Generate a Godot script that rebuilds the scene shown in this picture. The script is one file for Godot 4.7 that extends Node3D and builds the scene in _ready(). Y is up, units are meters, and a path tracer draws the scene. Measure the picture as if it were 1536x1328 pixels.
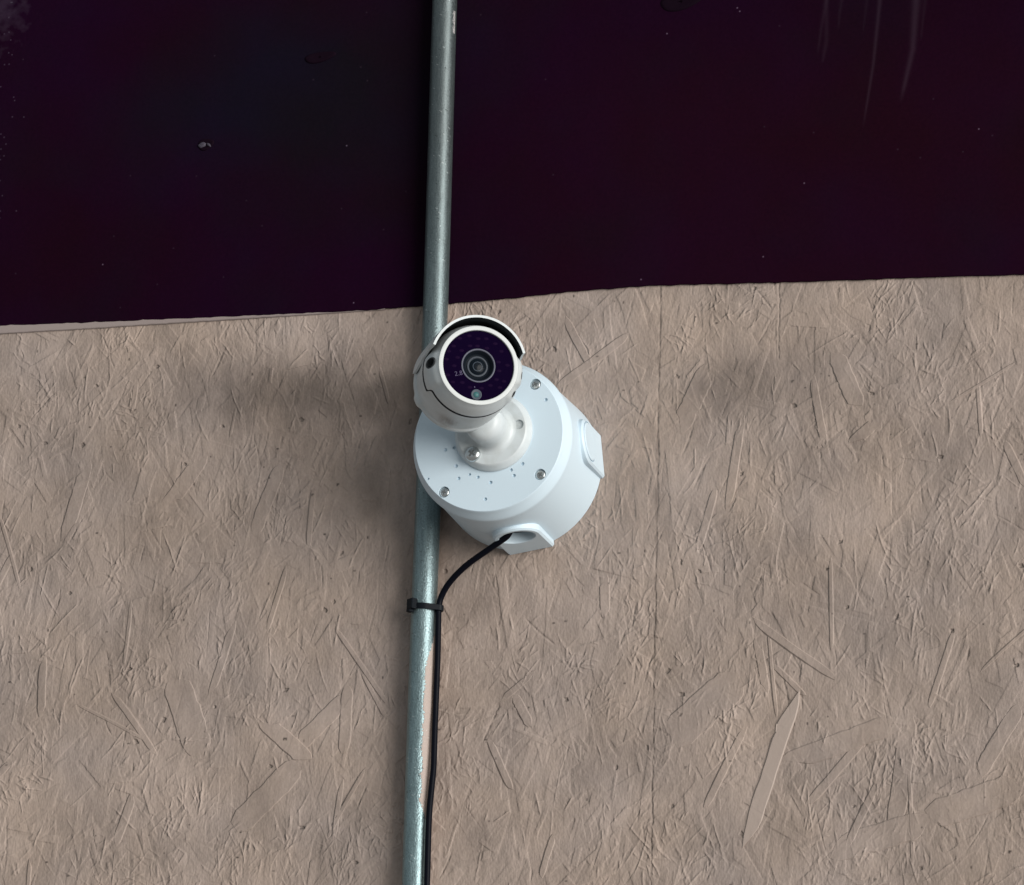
extends Node3D
# Everything below is laid out in millimetres on the wall plane (x along the wall, y up, z out of the wall) and committed in metres.
const S := 0.001
const BOX := Vector2(8.0, -22.0)      # axis of the junction box on the wall
const TOPX := [-470.0, -425.0, -350.0, -256.0, -180.0, -114.0, -55.0, -20.0, 8.0, 40.0, 66.0, 102.0, 150.0, 200.0, 245.0, 320.0, 387.0, 470.0]
const TOPY := [123.5, 121.8, 119.0, 116.4, 114.2, 112.8, 113.4, 113.8, 114.7, 115.9, 116.3, 116.3, 114.2, 111.6, 110.0, 107.0, 104.1, 101.0]

var M := {}
var hmap := PackedFloat32Array()
const HW := 1760
const HH := 992
const WX0 := -466.0
const WY1 := 126.0
const PXMM := 0.5                     # millimetres per height sample
var rng := RandomNumberGenerator.new()
var noise_a := FastNoiseLite.new()
var noise_b := FastNoiseLite.new()
var noise_c := FastNoiseLite.new()


class Acc:
	var v := PackedVector3Array()
	var n := PackedVector3Array()
	var uv := PackedVector2Array()
	var c := PackedColorArray()
	var use_color := false
	var tint := Color.WHITE

	func tri(a: Vector3, b: Vector3, d: Vector3, na: Vector3, nb: Vector3, nd: Vector3, ua := Vector2.ZERO, ub := Vector2.ZERO, ud := Vector2.ZERO, ca := Color(-1, 0, 0), cb := Color(-1, 0, 0), cd := Color(-1, 0, 0)) -> void:
		var g := (b - a).cross(d - a)
		if g.length_squared() < 1e-14:
			return
		if ca.r < 0.0:
			ca = tint; cb = tint; cd = tint
		if g.dot(na + nb + nd) > 0.0:
			v.append(a); v.append(d); v.append(b)
			n.append(na); n.append(nd); n.append(nb)
			uv.append(ua); uv.append(ud); uv.append(ub)
			c.append(ca); c.append(cd); c.append(cb)
		else:
			v.append(a); v.append(b); v.append(d)
			n.append(na); n.append(nb); n.append(nd)
			uv.append(ua); uv.append(ub); uv.append(ud)
			c.append(ca); c.append(cb); c.append(cd)

	func flat(a: Vector3, b: Vector3, d: Vector3, nn: Vector3) -> void:
		tri(a, b, d, nn, nn, nn)

	func quad(a: Vector3, b: Vector3, d: Vector3, e: Vector3, nn: Vector3) -> void:
		flat(a, b, d, nn)
		flat(a, d, e, nn)

	# rows of points; du x dv gives the outside unless flip
	func grid(rows: Array, closed: bool, flip := false, skip = null, shade = null) -> void:
		var nr := rows.size()
		var nc: int = rows[0].size()
		var nrm := []
		for j in nr:
			var line := PackedVector3Array()
			for i in nc:
				var pl: Vector3
				var pr: Vector3
				if closed:
					pl = rows[j][(i - 1 + nc) % nc]; pr = rows[j][(i + 1) % nc]
				else:
					pl = rows[j][maxi(i - 1, 0)]; pr = rows[j][mini(i + 1, nc - 1)]
				var du := pr - pl
				var dv: Vector3 = rows[mini(j + 1, nr - 1)][i] - rows[maxi(j - 1, 0)][i]
				var k := du.cross(dv)
				line.append((-k if flip else k).normalized())
			nrm.append(line)
		for j in nr - 1:
			for i in (nc if closed else nc - 1):
				if skip != null and skip.call(i, j):
					continue
				var i2 := (i + 1) % nc
				var p00: Vector3 = rows[j][i]
				var p10: Vector3 = rows[j][i2]
				var p01: Vector3 = rows[j + 1][i]
				var p11: Vector3 = rows[j + 1][i2]
				var u0 := float(i) / nc
				var u1 := float(i + 1) / nc
				var v0 := float(j) / (nr - 1)
				var v1 := float(j + 1) / (nr - 1)
				var c00 := tint
				var c10 := tint
				var c01 := tint
				var c11 := tint
				if shade != null:
					c00 = shade.call(p00); c10 = shade.call(p10); c01 = shade.call(p01); c11 = shade.call(p11)
				tri(p00, p10, p11, nrm[j][i], nrm[j][i2], nrm[j + 1][i2], Vector2(u0, v0), Vector2(u1, v0), Vector2(u1, v1), c00, c10, c11)
				tri(p00, p11, p01, nrm[j][i], nrm[j + 1][i2], nrm[j + 1][i], Vector2(u0, v0), Vector2(u1, v1), Vector2(u0, v1), c00, c11, c01)

	# profile of (radius, height): going up the outside and in over the top gives outward faces; sharp corners stay sharp
	func lathe(prof: Array, seg: int, xf: Transform3D, rfn = null, skip = null, shade = null) -> void:
		var sections := []
		var cur := [prof[0]]
		for k in range(1, prof.size()):
			cur.append(prof[k])
			if k < prof.size() - 1:
				var d0: Vector2 = (prof[k] - prof[k - 1]).normalized()
				var d1: Vector2 = (prof[k + 1] - prof[k]).normalized()
				if d0.dot(d1) < 0.72:
					sections.append(cur)
					cur = [prof[k]]
		sections.append(cur)
		for s in sections:
			var rows := []
			for p in s:
				var line := PackedVector3Array()
				for i in seg:
					var a := TAU * i / seg
					var r: float = maxf(p.x, 0.01)
					if rfn != null:
						r += rfn.call(a, p.y)
					line.append(xf * Vector3(r * cos(a), r * sin(a), p.y))
				rows.append(line)
			grid(rows, true, false, skip, shade)

	func tube(path: Array, radii: Array, seg: int, caps := true) -> void:
		var rows := []
		var up := Vector3(0, 0, 1)
		var t0: Vector3 = (path[1] - path[0]).normalized()
		var side := t0.cross(up)
		if side.length() < 0.1:
			side = t0.cross(Vector3(1, 0, 0))
		side = side.normalized()
		for k in path.size():
			var t: Vector3 = (path[mini(k + 1, path.size() - 1)] - path[maxi(k - 1, 0)]).normalized()
			side = (side - t * side.dot(t)).normalized()
			var o := t.cross(side)
			var r: float = radii[k] if k < radii.size() else radii[radii.size() - 1]
			var line := PackedVector3Array()
			for i in seg:
				var a := TAU * i / seg
				line.append(path[k] + (side * cos(a) + o * sin(a)) * r)
			rows.append(line)
		grid(rows, true)
		if caps:
			for e in [0, path.size() - 1]:
				var nn: Vector3 = (path[1] - path[0]).normalized() * -1.0 if e == 0 else (path[e] - path[e - 1]).normalized()
				for i in seg:
					flat(path[e], rows[e][i], rows[e][(i + 1) % seg], nn)

	# flat plate at height z with an outline and round holes [centre, radius]
	func plate(outline: PackedVector2Array, holes: Array, z: float, xf: Transform3D, hole_seg := 24) -> void:
		var pts := PackedVector2Array(outline)
		for h in holes:
			for i in hole_seg:
				var q: Vector2 = h[0] + Vector2.from_angle(TAU * i / hole_seg) * h[1]
				pts.append(q)
			for ring in [1.25, 1.7]:
				for i in 12:
					var q: Vector2 = h[0] + Vector2.from_angle(TAU * (i + 0.5) / 12) * h[1] * ring
					if Geometry2D.is_point_in_polygon(q, outline):
						var ok := true
						for g in holes:
							if q.distance_to(g[0]) < g[1] * 1.12:
								ok = false
						for o in outline:
							if q.distance_to(o) < 0.4:
								ok = false
						if ok:
							pts.append(q)
		var nn := (xf.basis * Vector3(0, 0, 1)).normalized()
		var idx := Geometry2D.triangulate_delaunay(pts)
		for k in range(0, idx.size(), 3):
			var a := pts[idx[k]]
			var b := pts[idx[k + 1]]
			var d := pts[idx[k + 2]]
			var m := (a + b + d) / 3.0
			var inside := Geometry2D.is_point_in_polygon(m, outline)
			for h in holes:
				if m.distance_to(h[0]) < h[1] * 0.995:
					inside = false
			if inside:
				flat(xf * Vector3(a.x, a.y, z), xf * Vector3(b.x, b.y, z), xf * Vector3(d.x, d.y, z), nn)

	func ring_plate(r0: float, r1: float, z: float, seg: int, xf: Transform3D) -> void:
		var nn := (xf.basis * Vector3(0, 0, 1)).normalized()
		for i in seg:
			var a := TAU * i / seg
			var b := TAU * (i + 1) / seg
			quad(xf * Vector3(r0 * cos(a), r0 * sin(a), z), xf * Vector3(r1 * cos(a), r1 * sin(a), z), xf * Vector3(r1 * cos(b), r1 * sin(b), z), xf * Vector3(r0 * cos(b), r0 * sin(b), z), nn)

	# round pit going down from z
	func pit(center: Vector2, r: float, z: float, depth: float, xf: Transform3D, seg := 24) -> void:
		var at := xf * Transform3D(Basis(), Vector3(center.x, center.y, 0))
		lathe([Vector2(r, z), Vector2(r * 0.97, z - depth), Vector2(0.0, z - depth)], seg, at)

	func box(c0: Vector3, half: Vector3, basis := Basis(), bev := 0.0) -> void:
		var hx := half.x
		var hy := half.y
		var hz := half.z
		if bev <= 0.0:
			for s in [-1.0, 1.0]:
				quad(c0 + basis * Vector3(s * hx, -hy, -hz), c0 + basis * Vector3(s * hx, hy, -hz), c0 + basis * Vector3(s * hx, hy, hz), c0 + basis * Vector3(s * hx, -hy, hz), basis * Vector3(s, 0, 0))
				quad(c0 + basis * Vector3(-hx, s * hy, -hz), c0 + basis * Vector3(hx, s * hy, -hz), c0 + basis * Vector3(hx, s * hy, hz), c0 + basis * Vector3(-hx, s * hy, hz), basis * Vector3(0, s, 0))
				quad(c0 + basis * Vector3(-hx, -hy, s * hz), c0 + basis * Vector3(hx, -hy, s * hz), c0 + basis * Vector3(hx, hy, s * hz), c0 + basis * Vector3(-hx, hy, s * hz), basis * Vector3(0, 0, s))
			return
		var outer := [Vector2(-hx, -hy), Vector2(hx, -hy), Vector2(hx, hy), Vector2(-hx, hy)]
		var lay := [[-hz, bev], [-hz + bev, 0.0], [hz - bev, 0.0], [hz, bev]]
		for k in 3:
			for i in 4:
				var p: Array = []
				for e in [[k, i], [k, (i + 1) % 4], [k + 1, (i + 1) % 4], [k + 1, i]]:
					var o: Vector2 = outer[e[1]]
					var inset: float = lay[e[0]][1]
					p.append(c0 + basis * Vector3(o.x - signf(o.x) * inset, o.y - signf(o.y) * inset, lay[e[0]][0]))
				var nn: Vector3 = (p[1] - p[0]).cross(p[3] - p[0]).normalized()
				if nn.dot(p[0] + p[2] - c0 * 2.0) < 0.0:
					nn = -nn
				quad(p[0], p[1], p[2], p[3], nn)
		for s in [-1.0, 1.0]:
			var a: Array = []
			for o in outer:
				a.append(c0 + basis * Vector3(o.x - signf(o.x) * bev, o.y - signf(o.y) * bev, s * hz))
			quad(a[0], a[1], a[2], a[3], basis * Vector3(0, 0, s))

	func mesh(mat: Material, origin := Vector3.ZERO) -> ArrayMesh:
		var out := PackedVector3Array()
		out.resize(v.size())
		for i in v.size():
			out[i] = (v[i] - origin) * 0.001
		var arrays := []
		arrays.resize(Mesh.ARRAY_MAX)
		arrays[Mesh.ARRAY_VERTEX] = out
		arrays[Mesh.ARRAY_NORMAL] = n
		arrays[Mesh.ARRAY_TEX_UV] = uv
		if use_color:
			arrays[Mesh.ARRAY_COLOR] = c
		var m := ArrayMesh.new()
		m.add_surface_from_arrays(Mesh.PRIMITIVE_TRIANGLES, arrays)
		m.surface_set_material(0, mat)
		return m


func thing(called: String, label: String, category: String, at: Vector3, group := "") -> Node3D:
	var o := Node3D.new()
	o.name = called
	add_child(o, true)
	o.position = at * S
	o.set_meta("label", label)
	o.set_meta("category", category)
	o.set_meta("kind", "thing")
	if group:
		o.set_meta("group", group)
	return o


# commits an Acc (in wall millimetres) as one named mesh under parent; origin is the parent's own place in wall millimetres
func part(called: String, acc: Acc, mat: Material, parent: Node3D, origin := Vector3.ZERO, label := "") -> MeshInstance3D:
	var o := MeshInstance3D.new()
	o.name = called
	o.mesh = acc.mesh(mat, origin)
	parent.add_child(o, true)
	if label:
		o.set_meta("label", label)
	return o


func lin(r: float, g: float, b: float) -> Color:
	return Color(r, g, b).linear_to_srgb()


func mat(color: Color, rough: float, spec := 0.4, metal := 0.0) -> StandardMaterial3D:
	var m := StandardMaterial3D.new()
	m.albedo_color = color
	m.roughness = rough
	m.metallic_specular = spec
	m.metallic = metal
	return m


func top_y(x: float) -> float:
	for i in TOPX.size() - 1:
		if x <= TOPX[i + 1]:
			var t: float = clampf((x - TOPX[i]) / (TOPX[i + 1] - TOPX[i]), 0, 1)
			return lerpf(TOPY[i], TOPY[i + 1], t)
	return TOPY[TOPY.size() - 1]


func _ready() -> void:
	rng.seed = 7

	# ---- camera
	var cam := Camera3D.new()
	cam.name = "camera"
	add_child(cam)
	cam.projection = Camera3D.PROJECTION_PERSPECTIVE
	cam.fov = 12.630
	cam.near = 0.1
	cam.far = 50.0
	var eye := Vector3(838.789, -877.115, 2743.556)
	var cx := Vector3(0.95831868, 0.0267016, -0.28445092)
	var cy := Vector3(0.05874629, 0.95593191, 0.28765094)
	var cz := Vector3(0.27959645, -0.2923717, 0.91451879)
	cam.transform = Transform3D(Basis(cx, cy, cz).orthonormalized(), eye * S)
	cam.current = true

	# ---- sky
	var sky_mat := ProceduralSkyMaterial.new()
	sky_mat.sky_top_color = lin(0.24, 0.275, 0.30)
	sky_mat.sky_horizon_color = lin(0.34, 0.37, 0.39)
	sky_mat.sky_curve = 0.25
	sky_mat.ground_horizon_color = lin(0.28, 0.277, 0.273)
	sky_mat.ground_bottom_color = lin(0.24, 0.235, 0.23)
	sky_mat.ground_curve = 0.15
	var sky := Sky.new()
	sky.sky_material = sky_mat
	var env := Environment.new()
	env.background_mode = Environment.BG_SKY
	env.sky = sky
	env.tonemap_mode = Environment.TONE_MAPPER_LINEAR
	env.tonemap_exposure = 0.92
	env.sdfgi_enabled = true
	env.ssao_enabled = true
	env.ssil_enabled = true
	var we := WorldEnvironment.new()
	we.name = "world_environment"
	we.environment = env
	add_child(we)

	# ---- overcast sun, low and to the right
	var sun := DirectionalLight3D.new()
	sun.name = "sun"
	sun.light_energy = 1.25
	sun.light_angular_distance = 40.0
	sun.light_color = Color(1.0, 0.985, 0.965)
	sun.shadow_enabled = true
	add_child(sun)
	var az := deg_to_rad(56.0)
	var el := deg_to_rad(1.5)
	var to_sun := Vector3(sin(az) * cos(el), sin(el), cos(az) * cos(el))
	sun.look_at_from_position(to_sun * 5.0, Vector3.ZERO, Vector3.UP)

	for n3 in [noise_a, noise_b, noise_c]:
		n3.noise_type = FastNoiseLite.TYPE_SIMPLEX_SMOOTH
	noise_a.seed = 3; noise_a.frequency = 0.012; noise_a.fractal_octaves = 4
	noise_b.seed = 11; noise_b.frequency = 0.09; noise_b.fractal_octaves = 3
	noise_c.seed = 23; noise_c.frequency = 0.5; noise_c.fractal_octaves = 2

	materials()
	build_wall()
	build_upper_board()
	build_pipe()
	build_box()
	build_camera()
	build_cable()
	build_tie()


# ------------------------------------------------------------------ materials
func materials() -> void:
	M.box = mat(lin(0.57, 0.69, 0.77), 0.42, 0.45)
	M.bullet = mat(lin(0.555, 0.605, 0.625), 0.38, 0.45)
	M.bullet.vertex_color_use_as_albedo = true
	var soil := NoiseTexture2D.new()
	soil.width = 512
	soil.height = 512
	soil.seamless = true
	var sn := FastNoiseLite.new()
	sn.seed = 77
	sn.frequency = 0.012
	sn.fractal_octaves = 5
	soil.noise = sn
	var ramp := Gradient.new()
	ramp.set_color(0, Color(0.92, 0.915, 0.90))
	ramp.set_color(1, Color(1, 1, 1))
	ramp.set_offset(1, 0.62)
	soil.color_ramp = ramp
	for q in [M.bullet]:
		q.albedo_texture = soil
		q.uv1_triplanar = true
		q.uv1_scale = Vector3(9.0, 7.0, 9.0)
	M.ring = mat(lin(0.52, 0.552, 0.55), 0.4, 0.4)
	M.seam = mat(lin(0.012, 0.013, 0.018), 0.7, 0.2)
	M.chrome = mat(lin(0.62, 0.65, 0.65), 0.26, 0.5, 1.0)
	M.chrome_dark = mat(lin(0.16, 0.17, 0.17), 0.4, 0.4, 0.6)
	M.screw_dark = mat(lin(0.10, 0.11, 0.11), 0.35, 0.5, 0.8)
	M.glass = mat(lin(0.0036, 0.0009, 0.0115), 0.4, 0.04)
	M.led = mat(lin(0.0095, 0.0035, 0.018), 0.5, 0.05)
	M.lens_ring = mat(lin(0.085, 0.09, 0.12), 0.45, 0.4)
	M.lens_barrel = mat(lin(0.007, 0.010, 0.015), 0.5, 0.2)
	M.lens_inner = mat(lin(0.05, 0.06, 0.075), 0.5, 0.3)
	M.lens_glass = mat(lin(0.004, 0.007, 0.011), 0.22, 0.2)
	M.sensor = mat(lin(0.04, 0.12, 0.125), 0.3, 0.3)  # teal reflection on the dome, put into its colour
	M.sensor_rim = mat(lin(0.04, 0.055, 0.075), 0.4, 0.3)
	M.print = mat(lin(0.10, 0.085, 0.15), 0.6, 0.2)
	M.cable = mat(lin(0.003, 0.0035, 0.007), 0.4, 0.18)
	M.tie = mat(lin(0.004, 0.006, 0.009), 0.45, 0.25)
	M.recess_shade = mat(lin(0.05, 0.055, 0.06), 0.6, 0.2)  # shade inside the screw recesses, put into the colour
	M.inner_shade = mat(lin(0.022, 0.026, 0.028), 0.8, 0.15)  # shade under the sun shield, painted as a near-black inner face
	M.bore = mat(lin(0.42, 0.45, 0.50), 0.6, 0.3)


# ------------------------------------------------------------------ wall
func stamp_strand(cx: float, cy: float, length: float, width: float, ang: float, base: float, tilt: float, mixing: float, grain: float, curl: float) -> void:
	# all lengths in samples of the height map, angle from the vertical
	var dx := sin(ang)
	var dy := -cos(ang)
	var hl := length * 0.5
	var hw := width * 0.5
	var ex := absf(dx) * hl + absf(dy) * hw + 2.0
	var ey := absf(dy) * hl + absf(dx) * hw + 2.0
	var x0 := maxi(int(cx - ex), 0)
	var x1 := mini(int(cx + ex), HW - 1)
	var y0 := maxi(int(cy - ey), 0)
	var y1 := mini(int(cy + ey), HH - 1)
	var ph := rng.randf() * 10.0
	var skew := rng.randf_range(-0.8, 0.8)
	var wob := rng.randf_range(0.03, 0.16)
	var wl := rng.randf_range(0.02, 0.07)
	for y in range(y0, y1 + 1):
		var row := y * HW
		var fy := y - cy
		for x in range(x0, x1 + 1):
			var fx := x - cx
			var u := fx * dx + fy * dy
			var w := -fx * dy + fy * dx
			var vv := w / hw + sin(u * wl + ph) * wob
			if vv < -1.0 or vv > 1.0:
				continue
			var uu := u / hl + vv * skew * hw / hl + sin(w * 1.3 + ph) * 0.02
			if uu < -1.0 or uu > 1.0:
				continue
			var h := base + tilt * vv + grain * sin(w * 0.9 + ph * 3.0 + sin(u * 0.05) * 0.8)
			var a := absf(vv)
			if a > 0.8:
				h += curl * (a - 0.8) * 5.0 * signf(vv)
			var m := mixing
			if absf(uu) > 0.85:
				m *= (1.0 - absf(uu)) / 0.15
			hmap[row + x] = lerpf(hmap[row + x], h, m)


# a soft ridge (or a crack, for a negative height) that bends, thins out and breaks along its length
func stamp_fibre(cx: float, cy: float, length: float, width: float, ang: float, amp: float) -> void:
	var dx := sin(ang)
	var dy := -cos(ang)
	var hl := length * 0.5
	var hw := width * 0.5
	var bend := rng.randf_range(-0.04, 0.04) * length
	var wig := rng.randf_range(0.0, 0.5)
	var wf := rng.randf_range(0.08, 0.3)
	var ph := rng.randf() * 10.0
	var pad := hw + absf(bend) + wig + 1.0
	var ex := absf(dx) * hl + absf(dy) * pad
	var ey := absf(dy) * hl + absf(dx) * pad
	var lop := rng.randf_range(-0.6, 0.6)
	for y in range(maxi(int(cy - ey), 0), mini(int(cy + ey), HH - 1) + 1):
		var row := y * HW
		var fy := y - cy
		for x in range(maxi(int(cx - ex), 0), mini(int(cx + ex), HW - 1) + 1):
			var fx := x - cx
			var u := fx * dx + fy * dy
			var uu := u / hl
			if uu < -1.0 or uu > 1.0:
				continue
			var fall := 1.0 - uu * uu
			var vv := (-fx * dy + fy * dx - bend * fall - wig * sin(u * wf + ph)) / (hw * (0.45 + 0.55 * fall))
			if vv < -1.0 or vv > 1.0:
				continue
			hmap[row + x] += amp * (1.0 - vv * vv) * (1.0 + lop * vv) * minf(fall * 1.6, 1.0) * (0.75 + 0.25 * sin(u * 0.37 + ph * 2.0))


func build_heights() -> void:
	hmap.resize(HW * HH)
	for y in HH:
		for x in HW:
			hmap[y * HW + x] = 0.4
	# broad strands
	for k in 2100:
		var ang := rng.randfn(0.12, 0.5)
		if rng.randf() < 0.12:
			ang = rng.randf_range(-PI / 2, PI / 2)
		var wide := rng.randf()
		stamp_strand(rng.randf() * HW, rng.randf() * HH, rng.randf_range(50, 150), 6.0 + 30.0 * wide * wide, ang,
			rng.randf_range(0.28, 0.52), rng.randf_range(-0.07, 0.07), rng.randf_range(0.75, 1.0), rng.randf_range(0.0, 0.012), rng.randf_range(-0.02, 0.06))
	# small broken chips, each a tilted facet
	for k in 4200:
		var bx := rng.randf() * HW
		var by := rng.randf() * HH
		if noise_a.get_noise_2d(bx * 0.4 + 70.0, by * 0.4) < rng.randf_range(-0.22, 0.36):
			continue
		stamp_strand(bx, by, rng.randf_range(14, 58), rng.randf_range(3.5, 13.0), rng.randfn(0.25, 0.75), rng.randf_range(0.30, 0.56), rng.randf_range(-0.13, 0.13), rng.randf_range(0.55, 0.95), 0.0, rng.randf_range(0.0, 0.05))
	# bundles of fine splinters, in patches
	for k in 1700:
		var bx := rng.randf() * HW
		var by := rng.randf() * HH
		var dense := noise_a.get_noise_2d(bx * 0.45, by * 0.45)
		if dense < rng.randf_range(-0.18, 0.34):
			continue
		var ang := rng.randfn(0.18, 0.5)
		var amp := rng.randf_range(0.06, 0.30)
		for q in rng.randi_range(5, 16):
			stamp_fibre(bx + rng.randfn(0, 14), by + rng.randfn(0, 16), rng.randf_range(9, 36), rng.randf_range(2.0, 4.6), ang + rng.randfn(0, 0.42), amp * rng.randf_range(0.3, 1.0) * (1.0 if rng.randf() < 0.8 else -0.6))
	# single raised fibres and narrow cracks
	for k in 620:
		stamp_fibre(rng.randf() * HW, rng.randf() * HH, rng.randf_range(18, 80), rng.randf_range(2.0, 4.6), rng.randfn(0.15, 0.42), rng.randf_range(0.05, 0.34) if rng.randf() < 0.65 else rng.randf_range(-0.26, -0.06))
	# hairline joint between the two boards, and a shorter scored line
	for q in 60:
		var yy := q * 17.0
		stamp_fibre((113.0 - WX0) / PXMM + rng.randf_range(-0.5, 0.5), yy, rng.randf_range(18, 40), 3.0, 0.0, -rng.randf_range(0.04, 0.26))
	for q in 8:
		stamp_fibre((204.0 - WX0) / PXMM, 24.0 + q * 16.0, 26.0, 3.0, 0.0, -0.2)
	# small pits
	for k in 70:
		stamp_strand(rng.randf() * HW, rng.randf() * HH, rng.randf_range(4, 9), rng.randf_range(3, 6), rng.randf() * PI, 0.0, 0.0, 0.9, 0.0, 0.0)


func soften() -> void:
	# the coat of paint rounds everything a little
	var im := Image.create_from_data(HW, HH, false, Image.FORMAT_RF, hmap.to_byte_array())
	var small: Image = im.duplicate()
	small.resize(HW / 2, HH / 2, Image.INTERPOLATE_BILINEAR)
	small.resize(HW, HH, Image.INTERPOLATE_CUBIC)
	var soft := small.get_data().to_float32_array()
	for y in HH:
		for x in HW:
			var i := y * HW + x
			hmap[i] = clampf(lerpf(hmap[i], soft[i], 0.45) + 0.045 * noise_c.get_noise_2d(x * 0.55, y * 0.22) + 0.05 * noise_b.get_noise_2d(x * 0.6, y * 0.25), -0.1, 1.1)


func height_at(x: float, y: float) -> float:
	var px := clampi(int((x - WX0) / PXMM), 0, HW - 1)
	var py := clampi(int((WY1 - y) / PXMM), 0, HH - 1)
	return hmap[py * HW + px]


func wall_uv(x: float, y: float) -> Vector2:
	return Vector2((x - WX0) / (HW * PXMM), (WY1 - y) / (HH * PXMM))


func stain_and_shade(x: float, y: float) -> float:
	# dirt smudges on the paint, and painted-in shade left of pipe and box: [x, y, half width, half height, strength]
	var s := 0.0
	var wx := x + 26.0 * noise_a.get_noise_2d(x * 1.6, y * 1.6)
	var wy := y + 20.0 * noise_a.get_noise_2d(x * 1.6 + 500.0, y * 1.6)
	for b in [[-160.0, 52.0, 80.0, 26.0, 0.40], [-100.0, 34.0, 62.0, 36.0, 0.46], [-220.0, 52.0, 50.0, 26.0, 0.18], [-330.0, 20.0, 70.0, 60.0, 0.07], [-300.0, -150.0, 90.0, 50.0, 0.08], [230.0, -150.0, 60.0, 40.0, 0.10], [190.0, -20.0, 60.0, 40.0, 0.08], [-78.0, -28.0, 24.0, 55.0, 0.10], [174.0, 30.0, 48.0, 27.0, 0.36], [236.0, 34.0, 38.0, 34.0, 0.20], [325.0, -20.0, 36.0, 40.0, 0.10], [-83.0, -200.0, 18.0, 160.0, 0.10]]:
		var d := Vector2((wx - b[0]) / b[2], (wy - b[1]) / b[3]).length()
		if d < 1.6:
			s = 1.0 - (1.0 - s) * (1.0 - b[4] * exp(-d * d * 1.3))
	return s


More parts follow.
